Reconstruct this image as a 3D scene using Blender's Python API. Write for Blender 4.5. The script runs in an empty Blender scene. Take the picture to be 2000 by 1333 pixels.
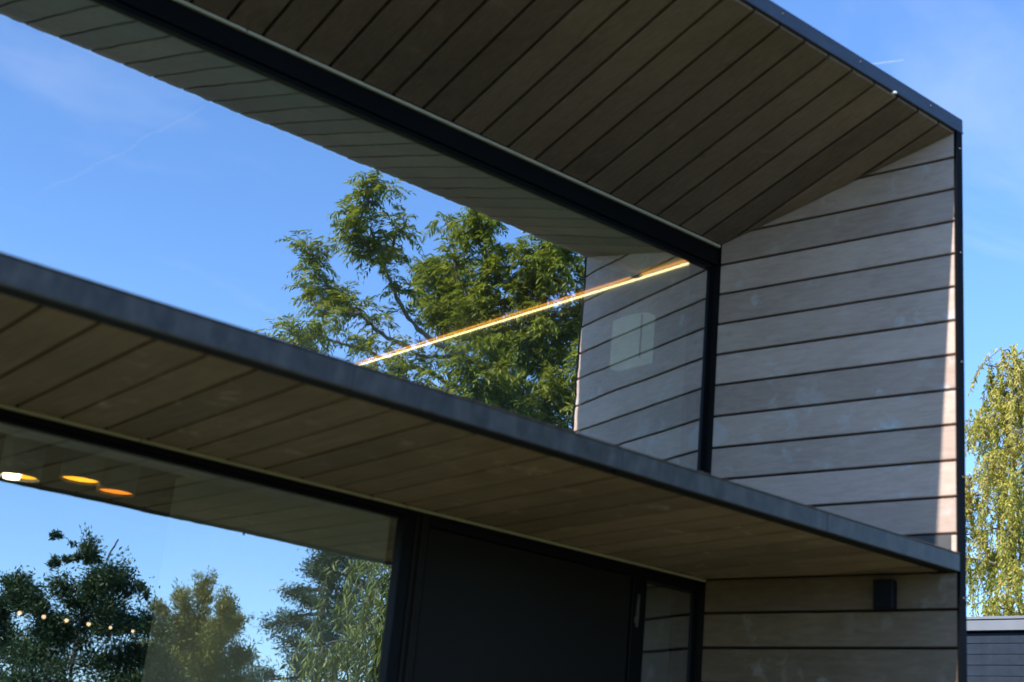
import bpy, bmesh, math, random
import numpy as np
from mathutils import Matrix, Vector

# ------------------------------------------------------------------ camera, sky, sun, exposure
sc = bpy.context.scene
col = sc.collection
EYE = 1.6
cam_d = bpy.data.cameras.new('camera')
cam = bpy.data.objects.new('camera', cam_d)
col.objects.link(cam)
RIGHT = Vector((0.76216208, -0.64101455, 0.09060525))
DOWN = Vector((0.26877414, 0.18598732, -0.94507628))
FWD = Vector((0.58895622, 0.74465365, 0.31404062))
m = Matrix((( RIGHT.x, -DOWN.x, -FWD.x, 0.0), (RIGHT.y, -DOWN.y, -FWD.y, 0.0), (RIGHT.z, -DOWN.z, -FWD.z, EYE), (0, 0, 0, 1)))
cam.matrix_world = m
cam_d.sensor_width = 36.0
cam_d.lens = 50.2
cam_d.clip_start = 0.05
cam_d.clip_end = 60000
cam_d.dof.use_dof = True
cam_d.dof.focus_distance = 11.0
cam_d.dof.aperture_fstop = 3.0
sc.camera = cam

SUN_EL = math.radians(41)
d_h = math.cos(SUN_EL); d_z = math.sin(SUN_EL)
SUN_TRAVEL = Vector((d_h, 0.053 * d_z, -d_z)).normalized()
SKY_ROT = math.atan2(-SUN_TRAVEL.x, -SUN_TRAVEL.y)

world = bpy.data.worlds.new('World')
sc.world = world
world.use_nodes = True
wn, wl = world.node_tree.nodes, world.node_tree.links
wn.clear()
w_out = wn.new('ShaderNodeOutputWorld')
w_bg = wn.new('ShaderNodeBackground')
w_bg.inputs['Strength'].default_value = 0.0815
sky = wn.new('ShaderNodeTexSky')
sky.sky_type = 'NISHITA'
sky.sun_disc = False
sky.sun_elevation = SUN_EL
sky.sun_rotation = SKY_ROT
sky.altitude = 50
sky.air_density = 1.0
sky.dust_density = 0.1
sky.ozone_density = 9.5
# thin cirrus streaks, the same all over the sky
w_tc = wn.new('ShaderNodeTexCoord')
w_sep = wn.new('ShaderNodeSeparateXYZ')
w_zc = wn.new('ShaderNodeMath'); w_zc.operation = 'MAXIMUM'; w_zc.inputs[1].default_value = 0.06
w_dx = wn.new('ShaderNodeMath'); w_dx.operation = 'DIVIDE'
w_dy = wn.new('ShaderNodeMath'); w_dy.operation = 'DIVIDE'
w_cmb = wn.new('ShaderNodeCombineXYZ')
w_map = wn.new('ShaderNodeMapping')
w_map.inputs['Scale'].default_value = (0.55, 1.15, 1.0)
w_map.inputs['Rotation'].default_value = (0, 0, math.radians(25))
w_map.inputs['Location'].default_value = (-0.15, 3.9, 0.0)
w_noise = wn.new('ShaderNodeTexNoise')
w_noise.inputs['Scale'].default_value = 1.5
w_noise.inputs['Detail'].default_value = 9
w_noise.inputs['Roughness'].default_value = 0.58
w_noise.inputs['Distortion'].default_value = 0.5
w_ramp = wn.new('ShaderNodeValToRGB')
w_ramp.color_ramp.elements[0].position = 0.57
w_ramp.color_ramp.elements[0].color = (0, 0, 0, 1)
w_ramp.color_ramp.elements[1].position = 0.86
w_ramp.color_ramp.elements[1].color = (0.34, 0.34, 0.34, 1)
w_mix = wn.new('ShaderNodeMix'); w_mix.data_type = 'RGBA'
w_mix.inputs[7].default_value = (3.4, 3.7, 4.4, 1)
wl.new(w_tc.outputs['Generated'], w_sep.inputs[0])
wl.new(w_sep.outputs['Z'], w_zc.inputs[0])
wl.new(w_sep.outputs['X'], w_dx.inputs[0]); wl.new(w_zc.outputs[0], w_dx.inputs[1])
wl.new(w_sep.outputs['Y'], w_dy.inputs[0]); wl.new(w_zc.outputs[0], w_dy.inputs[1])
wl.new(w_dx.outputs[0], w_cmb.inputs[0]); wl.new(w_dy.outputs[0], w_cmb.inputs[1])
wl.new(w_cmb.outputs[0], w_map.inputs[0])
wl.new(w_map.outputs[0], w_noise.inputs['Vector'])
wl.new(w_noise.outputs['Fac'], w_ramp.inputs[0])
wl.new(w_ramp.outputs[0], w_mix.inputs[0])
wl.new(sky.outputs[0], w_mix.inputs[6])
wl.new(w_mix.outputs[2], w_bg.inputs[0])
wl.new(w_bg.outputs[0], w_out.inputs[0])

sun_d = bpy.data.lights.new('sun', 'SUN')
sun_d.energy = 2.0
sun_d.angle = math.radians(0.53)
sun_d.color = (1.0, 0.93, 0.84)
sun = bpy.data.objects.new('sun', sun_d)
sun.rotation_euler = SUN_TRAVEL.to_track_quat('-Z', 'Y').to_euler()
sun.location = (-20, -2, 20)
col.objects.link(sun)

sc.view_settings.view_transform = 'Standard'
sc.view_settings.look = 'None'
sc.view_settings.gamma = 1.0
sc.view_settings.exposure = 2.02
sc.view_settings.use_curve_mapping = False
sc.render.engine = 'CYCLES'
sc.cycles.use_denoising = True
sc.cycles.max_bounces = 10
sc.cycles.diffuse_bounces = 5
sc.cycles.glossy_bounces = 5
sc.cycles.transparent_max_bounces = 24
sc.cycles.sample_clamp_indirect = 6.0
sc.cycles.caustics_reflective = False
sc.cycles.caustics_refractive = False

# ------------------------------------------------------------------ materials
MAT = {}
def new_mat(name):
    mt = bpy.data.materials.new(name); mt.use_nodes = True
    n = mt.node_tree.nodes; n.clear()
    out = n.new('ShaderNodeOutputMaterial')
    MAT[name] = mt
    return mt, n, mt.node_tree.links, out

def ramp(n, stops):
    r = n.new('ShaderNodeValToRGB')
    e = r.color_ramp.elements
    while len(e) < len(stops): e.new(0.5)
    for i, (p, c) in enumerate(stops):
        e[i].position = p
        e[i].color = (*c, 1) if len(c) == 3 else c
    return r

def wood(name, dark, mid, light, grain_axis, stain=None, stain_amt=0.0, rough=0.65):
    """weathered board: long grain, per-board tint, knots, water stains"""
    mt, n, l, out = new_mat(name)
    b = n.new('ShaderNodeBsdfPrincipled')
    tc = n.new('ShaderNodeTexCoord'); oi = n.new('ShaderNodeObjectInfo')
    mul = n.new('ShaderNodeMath'); mul.operation = 'MULTIPLY'; mul.inputs[1].default_value = 61.7
    l.new(oi.outputs['Random'], mul.inputs[0])
    add = n.new('ShaderNodeVectorMath'); add.operation = 'ADD'
    l.new(tc.outputs['Object'], add.inputs[0]); l.new(mul.outputs[0], add.inputs[1])
    mp = n.new('ShaderNodeMapping')
    s = {'y': (34, 2.2, 34), 'fin': (30, 1.8, 30)}[grain_axis]
    mp.inputs['Scale'].default_value = s
    if grain_axis == 'fin':
        mp.vector_type = 'POINT'
    l.new(add.outputs[0], mp.inputs[0])
    g = n.new('ShaderNodeTexNoise'); g.inputs['Scale'].default_value = 2.0; g.inputs['Detail'].default_value = 8; g.inputs['Roughness'].default_value = 0.62; g.inputs['Distortion'].default_value = 0.6
    l.new(mp.outputs[0], g.inputs['Vector'])
    bl = n.new('ShaderNodeTexNoise'); bl.inputs['Scale'].default_value = 2.6; bl.inputs['Detail'].default_value = 5
    l.new(add.outputs[0], bl.inputs['Vector'])
    # grain + blotches -> factor
    m1 = n.new('ShaderNodeMath'); m1.operation = 'MULTIPLY_ADD'; m1.inputs[1].default_value = 0.55
    m2 = n.new('ShaderNodeMath'); m2.operation = 'MULTIPLY'; m2.inputs[1].default_value = 0.45
    l.new(bl.outputs['Fac'], m2.inputs[0]); l.new(g.outputs['Fac'], m1.inputs[0]); l.new(m2.outputs[0], m1.inputs[2])
    rp = ramp(n, [(0.30, dark), (0.5, mid), (0.70, light)])
    l.new(m1.outputs[0], rp.inputs[0])
    # per board value
    pv = n.new('ShaderNodeMapRange'); pv.inputs[3].default_value = 0.82; pv.inputs[4].default_value = 1.18
    l.new(oi.outputs['Random'], pv.inputs[0])
    mixv = n.new('ShaderNodeMix'); mixv.data_type = 'RGBA'; mixv.blend_type = 'MULTIPLY'; mixv.inputs[0].default_value = 1
    cv = n.new('ShaderNodeCombineColor')
    for i in range(3): l.new(pv.outputs[0], cv.inputs[i])
    l.new(rp.outputs[0], mixv.inputs[6]); l.new(cv.outputs[0], mixv.inputs[7])
    colr = mixv.outputs[2]
    # knots
    kv = n.new('ShaderNodeTexVoronoi'); kv.inputs['Scale'].default_value = 3.6; kv.inputs['Randomness'].default_value = 1
    kr = ramp(n, [(0.0, (1, 1, 1)), (0.045, (0.4, 0.4, 0.4)), (0.07, (0, 0, 0))])
    l.new(add.outputs[0], kv.inputs['Vector']); l.new(kv.outputs['Distance'], kr.inputs[0])
    kmx = n.new('ShaderNodeMath'); kmx.operation = 'MULTIPLY'; kmx.inputs[1].default_value = 0.45
    l.new(kr.outputs[0], kmx.inputs[0])
    mk = n.new('ShaderNodeMix'); mk.data_type = 'RGBA'
    mk.inputs[7].default_value = (dark[0] * 0.6, dark[1] * 0.5, dark[2] * 0.45, 1)
    l.new(kmx.outputs[0], mk.inputs[0]); l.new(colr, mk.inputs[6])
    colr = mk.outputs[2]
    if stain:
        sn = n.new('ShaderNodeTexNoise'); sn.inputs['Scale'].default_value = 9; sn.inputs['Detail'].default_value = 6; sn.inputs['Roughness'].default_value = 0.6; sn.inputs['Distortion'].default_value = 0.4
        l.new(add.outputs[0], sn.inputs['Vector'])
        s2 = n.new('ShaderNodeTexNoise'); s2.inputs['Scale'].default_value = 2.4; s2.inputs['Detail'].default_value = 2
        l.new(add.outputs[0], s2.inputs['Vector'])
        sr = ramp(n, [(0.555, (0, 0, 0)), (0.67, (1, 1, 1))]); l.new(sn.outputs['Fac'], sr.inputs[0])
        sr2 = ramp(n, [(0.45, (0, 0, 0)), (0.62, (1, 1, 1))]); l.new(s2.outputs['Fac'], sr2.inputs[0])
        sm = n.new('ShaderNodeMath'); sm.operation = 'MULTIPLY'
        l.new(sr.outputs[0], sm.inputs[0]); l.new(sr2.outputs[0], sm.inputs[1])
        sm2 = n.new('ShaderNodeMath'); sm2.operation = 'MULTIPLY'; sm2.inputs[1].default_value = stain_amt
        l.new(sm.outputs[0], sm2.inputs[0])
        ms = n.new('ShaderNodeMix'); ms.data_type = 'RGBA'; ms.inputs[7].default_value = (*stain, 1)
        l.new(sm2.outputs[0], ms.inputs[0]); l.new(colr, ms.inputs[6])
        colr = ms.outputs[2]
    l.new(colr, b.inputs['Base Color'])
    b.inputs['Roughness'].default_value = rough
    b.inputs['Specular IOR Level'].default_value = 0.25
    bp = n.new('ShaderNodeBump'); bp.inputs['Strength'].default_value = 0.25; bp.inputs['Distance'].default_value = 0.002
    l.new(g.outputs['Fac'], bp.inputs['Height']); l.new(bp.outputs[0], b.inputs['Normal'])
    l.new(b.outputs[0], out.inputs[0])
    return mt

def plain(name, c, rough=0.5, metal=0.0, spec=0.4, var=0.12, scale=6.0, streak=None, bump=0.0):
    mt, n, l, out = new_mat(name)
    b = n.new('ShaderNodeBsdfPrincipled')
    tc = n.new('ShaderNodeTexCoord')
    mp = n.new('ShaderNodeMapping')
    if streak: mp.inputs['Scale'].default_value = streak
    l.new(tc.outputs['Object'], mp.inputs[0])
    t = n.new('ShaderNodeTexNoise'); t.inputs['Scale'].default_value = scale; t.inputs['Detail'].default_value = 7; t.inputs['Roughness'].default_value = 0.6
    l.new(mp.outputs[0], t.inputs['Vector'])
    lo = tuple(v * (1 - var) for v in c); hi = tuple(min(1, v * (1 + var)) for v in c)
    r = ramp(n, [(0.3, lo), (0.7, hi)])
    l.new(t.outputs['Fac'], r.inputs[0]); l.new(r.outputs[0], b.inputs['Base Color'])
    rr = n.new('ShaderNodeMapRange'); rr.inputs[3].default_value = max(0.02, rough - 0.08); rr.inputs[4].default_value = min(1, rough + 0.10)
    l.new(t.outputs['Fac'], rr.inputs[0]); l.new(rr.outputs[0], b.inputs['Roughness'])
    b.inputs['Metallic'].default_value = metal
    b.inputs['Specular IOR Level'].default_value = spec
    if bump:
        bp = n.new('ShaderNodeBump'); bp.inputs['Strength'].default_value = bump; bp.inputs['Distance'].default_value = 0.003
        l.new(t.outputs['Fac'], bp.inputs['Height']); l.new(bp.outputs[0], b.inputs['Normal'])
    l.new(b.outputs[0], out.inputs[0])
    return mt

def lamp_mat(name, c, strength):
    mt, n, l, out = new_mat(name)
    e = n.new('ShaderNodeEmission'); e.inputs[0].default_value = (*c, 1); e.inputs[1].default_value = strength
    l.new(e.outputs[0], out.inputs[0])
    return mt

wood('fin_wood', (0.390, 0.284, 0.228), (0.505, 0.379, 0.310), (0.60, 0.47, 0.395), 'fin', (0.60, 0.66, 0.68), 0.65)
wood('fin_wood_low', (0.120, 0.084, 0.055), (0.165, 0.118, 0.078), (0.22, 0.165, 0.115), 'fin', (0.36, 0.34, 0.32), 0.5)  # darker, browner tone for the boards below the canopy
wood('soffit_wood', (0.165, 0.118, 0.088), (0.24, 0.176, 0.136), (0.32, 0.24, 0.19), 'y', (0.36, 0.29, 0.23), 0.4)
wood('canopy_wood', (0.25, 0.172, 0.125), (0.365, 0.258, 0.188), (0.47, 0.34, 0.255), 'y', (0.72, 0.60, 0.48), 0.65)
plain('bead_wood', (0.50, 0.46, 0.36), 0.6, var=0.15, streak=(3, 40, 40))
plain('membrane', (0.006, 0.006, 0.0065), 0.8)
plain('fascia_metal', (0.045, 0.055, 0.080), 0.38, metal=0.0, spec=0.4, var=0.25, scale=5, streak=(1.5, 6, 6))
plain('canopy_metal', (0.072, 0.060, 0.051), 0.34, spec=0.32, var=0.5, scale=5, streak=(5, 8, 2.5))
plain('trim_metal', (0.0035, 0.0038, 0.005), 0.5, spec=0.06)
plain('frame_metal', (0.0048, 0.0056, 0.0068), 0.40, spec=0.10)
plain('door_panel', (0.0150, 0.0135, 0.0118), 0.5, spec=0.10, var=0.1)
plain('screw_steel', (0.10, 0.10, 0.105), 0.45, metal=0.3)
plain('flashing_lead', (0.06, 0.062, 0.066), 0.55, var=0.2)
plain('white_paint', (0.84, 0.85, 0.83), 0.6, var=0.04)
plain('plaster', (0.74, 0.75, 0.70), 0.8, var=0.05)
plain('grey_wall', (0.21, 0.30, 0.315), 0.8, var=0.05)
plain('ceiling_lawn_lit', (0.66, 0.84, 0.36), 0.8, var=0.04)  # green stands in for lawn light bounced onto the ceiling
plain('ceiling_grey', (0.20, 0.21, 0.20), 0.8, var=0.04)  # same ceiling, darkened so less room light veils the reflections
plain('pale_floor', (0.74, 0.76, 0.68), 0.7, var=0.05)
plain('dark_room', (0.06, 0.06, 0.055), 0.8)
plain('floor_oak', (0.20, 0.15, 0.10), 0.5)
plain('drum_grey', (0.42, 0.43, 0.43), 0.35, spec=0.6)
plain('black_plastic', (0.006, 0.008, 0.012), 0.5, spec=0.15)
plain('shed_fascia', (0.17, 0.185, 0.21), 0.5, var=0.08)
plain('shed_slate', (0.020, 0.029, 0.045), 0.7, spec=0.15, var=0.35, scale=7, bump=0.3)
plain('bark', (0.13, 0.115, 0.10), 0.9, var=0.4, scale=14, bump=0.6)
plain('bark_dark', (0.05, 0.043, 0.038), 0.9, var=0.4, scale=14, bump=0.6)
lamp_mat('led_core', (1.0, 0.62, 0.30), 2.1)
mt = plain('box_glow', (0.80, 0.84, 0.83), 0.6, var=0.03)
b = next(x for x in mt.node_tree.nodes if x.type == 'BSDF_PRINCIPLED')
b.inputs['Emission Color'].default_value = (0.70, 1.0, 0.98, 1); b.inputs['Emission Strength'].default_value = 0.055  # faint glow added so the white wall box shows through the glass
lamp_mat('led_edge', (1.0, 0.34, 0.04), 0.9)
lamp_mat('lamp_gold', (1.0, 0.38, 0.02), 1.1)
lamp_mat('lamp_amber', (1.0, 0.24, 0.015), 0.75)
lamp_mat('lamp_white', (1.0, 0.78, 0.5), 4.0)
lamp_mat('bulb_glow', (1.0, 0.60, 0.36), 0.75)

# coated glass: strong mirror reflection over clear transmission, slightly wavy
def glass_mat(name, refl, wave):
    mt, n, l, out = new_mat(name)
    gl = n.new('ShaderNodeBsdfGlossy'); gl.inputs['Roughness'].default_value = 0.0
    gl.inputs['Color'].default_value = (0.97, 0.99, 1.0, 1)
    tr = n.new('ShaderNodeBsdfTransparent'); tr.inputs['Color'].default_value = (0.86, 1.0, 0.95, 1)
    tc = n.new('ShaderNodeTexCoord'); ge = n.new('ShaderNodeNewGeometry')
    mp = n.new('ShaderNodeMapping'); mp.inputs['Scale'].default_value = (1.0, 1.0, 1.7)
    l.new(tc.outputs['Object'], mp.inputs[0])
    no = n.new('ShaderNodeTexNoise'); no.inputs['Scale'].default_value = 5.0; no.inputs['Detail'].default_value = 1.5
    l.new(mp.outputs[0], no.inputs['Vector'])
    sb = n.new('ShaderNodeVectorMath'); sb.operation = 'SUBTRACT'; sb.inputs[1].default_value = (0.5, 0.5, 0.5)
    l.new(no.outputs['Color'], sb.inputs[0])
    sc_ = n.new('ShaderNodeVectorMath'); sc_.operation = 'SCALE'; sc_.inputs['Scale'].default_value = wave
    l.new(sb.outputs[0], sc_.inputs[0])
    n2 = n.new('ShaderNodeTexNoise'); n2.inputs['Scale'].default_value = 30.0; n2.inputs['Detail'].default_value = 1.0
    mp2 = n.new('ShaderNodeMapping'); mp2.inputs['Scale'].default_value = (1.0, 1.0, 0.6)
    l.new(tc.outputs['Object'], mp2.inputs[0]); l.new(mp2.outputs[0], n2.inputs['Vector'])
    sb2 = n.new('ShaderNodeVectorMath'); sb2.operation = 'SUBTRACT'; sb2.inputs[1].default_value = (0.5, 0.5, 0.5)
    l.new(n2.outputs['Color'], sb2.inputs[0])
    sc2 = n.new('ShaderNodeVectorMath'); sc2.operation = 'SCALE'; sc2.inputs['Scale'].default_value = wave * 0.42
    l.new(sb2.outputs[0], sc2.inputs[0])
    ad0 = n.new('ShaderNodeVectorMath'); ad0.operation = 'ADD'
    l.new(sc_.outputs[0], ad0.inputs[0]); l.new(sc2.outputs[0], ad0.inputs[1])
    ad = n.new('ShaderNodeVectorMath'); ad.operation = 'ADD'
    l.new(ge.outputs['Normal'], ad.inputs[0]); l.new(ad0.outputs[0], ad.inputs[1])
    nm = n.new('ShaderNodeVectorMath'); nm.operation = 'NORMALIZE'
    l.new(ad.outputs[0], nm.inputs[0]); l.new(nm.outputs[0], gl.inputs['Normal'])
    fr = n.new('ShaderNodeFresnel'); fr.inputs['IOR'].default_value = 1.52
    mr = n.new('ShaderNodeMapRange'); mr.inputs[1].default_value = 0.04; mr.inputs[2].default_value = 1.0; mr.inputs[3].default_value = refl; mr.inputs[4].default_value = 1.0
    l.new(fr.outputs[0], mr.inputs[0])
    mx = n.new('ShaderNodeMixShader')
    l.new(mr.outputs[0], mx.inputs[0]); l.new(tr.outputs[0], mx.inputs[1]); l.new(gl.outputs[0], mx.inputs[2])
    l.new(mx.outputs[0], out.inputs[0])
    return mt
glass_mat('glass_upper', 0.78, 0.0068)
glass_mat('glass_lower', 0.56, 0.0040)
mt, n, l, out = new_mat('glass_clear')
tr = n.new('ShaderNodeBsdfTransparent'); tr.inputs[0].default_value = (0.97, 1.0, 0.98, 1); l.new(tr.outputs[0], out.inputs[0])

def leaf_mat(name, c0, c1, c2, trans=0.35):
    mt, n, l, out = new_mat(name)
    at = n.new('ShaderNodeAttribute'); at.attribute_name = 'rnd'
    r = ramp(n, [(0.0, c0), (0.55, c1), (1.0, c2)])
    l.new(at.outputs['Fac'], r.inputs[0])
    b = n.new('ShaderNodeBsdfPrincipled'); b.inputs['Roughness'].default_value = 0.45; b.inputs['Specular IOR Level'].default_value = 0.35
    l.new(r.outputs[0], b.inputs['Base Color'])
    t = n.new('ShaderNodeBsdfTranslucent')
    hs = n.new('ShaderNodeHueSaturation'); hs.inputs['Hue'].default_value = 0.485; hs.inputs['Saturation'].default_value = 1.1; hs.inputs['Value'].default_value = 1.3
    l.new(r.outputs[0], hs.inputs['Color']); l.new(hs.outputs[0], t.inputs[0])
    mx = n.new('ShaderNodeMixShader'); mx.inputs[0].default_value = trans
    l.new(b.outputs[0], mx.inputs[1]); l.new(t.outputs[0], mx.inputs[2]); l.new(mx.outputs[0], out.inputs[0])
    return mt
leaf_mat('leaf_ash', (0.0904, 0.1333, 0.0215), (0.183, 0.2321, 0.0344), (0.3225, 0.3441, 0.0689), 0.42)
leaf_mat('leaf_willow', (0.0775, 0.1318, 0.0279), (0.155, 0.2093, 0.0465), (0.31, 0.341, 0.124))
leaf_mat('leaf_dark', (0.0279, 0.0621, 0.031), (0.0466, 0.0931, 0.0404), (0.0854, 0.132, 0.0497), 0.25)
leaf_mat('leaf_fir', (0.0324, 0.068, 0.0421), (0.0518, 0.094, 0.0551), (0.0892, 0.1378, 0.0728), 0.15)
leaf_mat('leaf_olive', (0.1066, 0.1452, 0.0387), (0.1841, 0.2131, 0.062), (0.2906, 0.2809, 0.0969), 0.3)
leaf_mat('leaf_cypress', (0.2118, 0.2435, 0.0381), (0.4024, 0.3918, 0.0636), (0.6565, 0.5506, 0.1588), 0.4)

def grass_mat():
    mt, n, l, out = new_mat('lawn')
    b = n.new('ShaderNodeBsdfPrincipled'); b.inputs['Roughness'].default_value = 0.9
    tc = n.new('ShaderNodeTexCoord')
    a = n.new('ShaderNodeTexNoise'); a.inputs['Scale'].default_value = 0.35; a.inputs['Detail'].default_value = 8
    f = n.new('ShaderNodeTexNoise'); f.inputs['Scale'].default_value = 60; f.inputs['Detail'].default_value = 4
    l.new(tc.outputs['Object'], a.inputs['Vector']); l.new(tc.outputs['Object'], f.inputs['Vector'])
    mm = n.new('ShaderNodeMath'); mm.operation = 'MULTIPLY_ADD'; mm.inputs[1].default_value = 0.5
    hm = n.new('ShaderNodeMath'); hm.operation = 'MULTIPLY'; hm.inputs[1].default_value = 0.5
    l.new(a.outputs['Fac'], hm.inputs[0]); l.new(f.outputs['Fac'], mm.inputs[0]); l.new(hm.outputs[0], mm.inputs[2])
    r = ramp(n, [(0.3, (0.060, 0.068, 0.030)), (0.52, (0.088, 0.094, 0.044)), (0.7, (0.13, 0.125, 0.064))])
    l.new(mm.outputs[0], r.inputs[0]); l.new(r.outputs[0], b.inputs['Base Color'])
    bp = n.new('ShaderNodeBump'); bp.inputs['Strength'].default_value = 0.6; bp.inputs['Distance'].default_value = 0.03
    l.new(f.outputs['Fac'], bp.inputs['Height']); l.new(bp.outputs[0], b.inputs['Normal'])
    l.new(b.outputs[0], out.inputs[0])
grass_mat()
def contrail_mat(name, dens):
    mt, n, l, out = new_mat(name)
    dif = n.new('ShaderNodeBsdfDiffuse'); dif.inputs[0].default_value = (0.9, 0.9, 0.92, 1)
    trn = n.new('ShaderNodeBsdfTransparent'); mx = n.new('ShaderNodeMixShader')
    lw = n.new('ShaderNodeLayerWeight'); lw.inputs[0].default_value = 0.5
    mr = n.new('ShaderNodeMapRange'); mr.inputs[1].default_value = 0.0; mr.inputs[2].default_value = 0.8; mr.inputs[3].default_value = dens; mr.inputs[4].default_value = 0.0
    l.new(lw.outputs['Facing'], mr.inputs[0]); l.new(mr.outputs[0], mx.inputs[0])
    l.new(trn.outputs[0], mx.inputs[1]); l.new(dif.outputs[0], mx.inputs[2]); l.new(mx.outputs[0], out.inputs[0])
contrail_mat('contrail_ice', 0.15)
contrail_mat('contrail_faint', 0.075)

# ------------------------------------------------------------------ object helpers
WLOC = {}
def link(name, data, parent=None, loc=(0, 0, 0)):
    o = bpy.data.objects.new(name, data); col.objects.link(o)
    p = Vector((0, 0, 0))
    if parent is not None:
        o.parent = parent; p = WLOC[parent.name]
    o.location = Vector(loc) - p
    WLOC[o.name] = Vector(loc)
    return o

def tag(o, label=None, cat=None, group=None, kind=None):
    if label: o['label'] = label
    if cat: o['category'] = cat
    if group: o['group'] = group
    if kind: o['kind'] = kind
    return o

def bm_mesh(bm, name, mats, smooth=False):
    bmesh.ops.recalc_face_normals(bm, faces=bm.faces[:])
    me = bpy.data.meshes.new(name); bm.to_mesh(me); bm.free()
    for mm in (mats if isinstance(mats, (list, tuple)) else [mats]): me.materials.append(MAT[mm])
    if smooth:
        me.polygons.foreach_set('use_smooth', [True] * len(me.polygons))
    return me

def add_box(bm, x0, x1, y0, y1, z0, z1, bevel=0.0):
    vs = [bm.verts.new(v) for v in ((x0, y0, z0), (x1, y0, z0), (x1, y1, z0), (x0, y1, z0), (x0, y0, z1), (x1, y0, z1), (x1, y1, z1), (x0, y1, z1))]
    fs = [bm.faces.new([vs[i] for i in q]) for q in ((3, 2, 1, 0), (4, 5, 6, 7), (0, 1, 5, 4), (1, 2, 6, 5), (2, 3, 7, 6), (3, 0, 4, 7))]
    if bevel:
        es = list({e for f in fs for e in f.edges})
        bmesh.ops.bevel(bm, geom=es, offset=bevel, segments=1, affect='EDGES', clamp_overlap=True)

def box(name, x0, x1, y0, y1, z0, z1, mat, parent=None, bevel=0.0):
    """box in world metres; the object's origin is the box's lower near corner"""
    bm = bmesh.new()
    add_box(bm, 0, x1 - x0, 0, y1 - y0, 0, z1 - z0, bevel)
    return link(name, bm_mesh(bm, name, mat), parent, (x0, y0, z0))

def boxes(name, lst, mat, parent=None, bevel=0.002):
    o = lst[0]; ox, oy, oz = o[0], o[2], o[4]
    bm = bmesh.new()
    for (x0, x1, y0, y1, z0, z1) in lst:
        add_box(bm, x0 - ox, x1 - ox, y0 - oy, y1 - oy, z0 - oz, z1 - oz, bevel)
    return link(name, bm_mesh(bm, name, mat), parent, (ox, oy, oz))

def add_cyl(bm, p0, p1, r0, r1, seg=12, caps=True):
    p0, p1 = Vector(p0), Vector(p1)
    d = (p1 - p0).normalized()
    u = d.orthogonal().normalized(); v = d.cross(u)
    a = [bm.verts.new(p0 + r0 * (math.cos(2 * math.pi * i / seg) * u + math.sin(2 * math.pi * i / seg) * v)) for i in range(seg)]
    b = [bm.verts.new(p1 + r1 * (math.cos(2 * math.pi * i / seg) * u + math.sin(2 * math.pi * i / seg) * v)) for i in range(seg)]
    for i in range(seg):
        j = (i + 1) % seg
        bm.faces.new((a[i], a[j], b[j], b[i]))
    if caps:
        bm.faces.new(a[::-1]); bm.faces.new(b)

def clip_poly(poly, a, b, c):
    """keep a*x + b*y <= c"""
    res = []
    for i in range(len(poly)):
        p, q = poly[i], poly[(i + 1) % len(poly)]
        fp, fq = a * p[0] + b * p[1] - c, a * q[0] + b * q[1] - c
        if fp <= 0: res.append(p)
        if (fp < 0) != (fq < 0) and fp != fq:
            t = fp / (fp - fq); res.append((p[0] + t * (q[0] - p[0]), p[1] + t * (q[1] - p[1])))
    return res

def slab_mesh(name, pts, nrm, th, ch, mat):
    """board: outline pts (visible face) with chamfered edge, thickness th away from the viewer along nrm"""
    pts = [Vector(p) for p in pts]; nrm = Vector(nrm).normalized()
    c = sum(pts, Vector()) / len(pts)
    bm = bmesh.new()
    k = len(pts)
    face = []
    for i, p in enumerate(pts):
        e0 = (pts[i] - pts[i - 1]).normalized(); e1 = (pts[(i + 1) % k] - p).normalized()
        inw = (e1 - e0)
        if inw.length < 1e-6: inw = (c - p)
        face.append(bm.verts.new(p + inw.normalized() * ch * 1.3))
    mid = [bm.verts.new(p + nrm * ch) for p in pts]
    bk = [bm.verts.new(p + nrm * th) for p in pts]
    bm.faces.new(face); bm.faces.new(bk[::-1])
    for i in range(k):
        j = (i + 1) % k
        bm.faces.new((face[i], mid[i], mid[j], face[j])); bm.faces.new((mid[i], bk[i], bk[j], mid[j]))
    return bm_mesh(bm, name, mat)

# ------------------------------------------------------------------ the ground
bm = bmesh.new()
N = 24; R = 900
gv = {}
for i in range(N + 1):
    for j in range(N + 1):
        fx = (i / N * 2 - 1); fy = (j / N * 2 - 1)
        gv[i, j] = bm.verts.new((R * fx * abs(fx), R * fy * abs(fy), 0))
for i in range(N):
    for j in range(N):
        bm.faces.new((gv[i, j], gv[i + 1, j], gv[i + 1, j + 1], gv[i, j + 1]))
tag(link('ground', bm_mesh(bm, 'ground', 'lawn'), None, (0, 0, -0.004)), kind='structure')

# ------------------------------------------------------------------ the house
A = 0.19205
CA, SA = math.cos(A), math.sin(A)
YW, YF = 4.028, 2.971               # window plane, front edge of roof and canopy
def xfin(y): return (5.0 - SA * y) / CA
def Z(r): return r + EYE
XL = -4.0                           # left end of the house
PITCH = 0.1386
GAP = 0.010
SKEW = 0.048

house = link('house', None, None, (0, YW, 0))
tag(house, 'timber clad modern house with splayed overhanging roof, canopy and large reflective windows', 'house')

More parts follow.
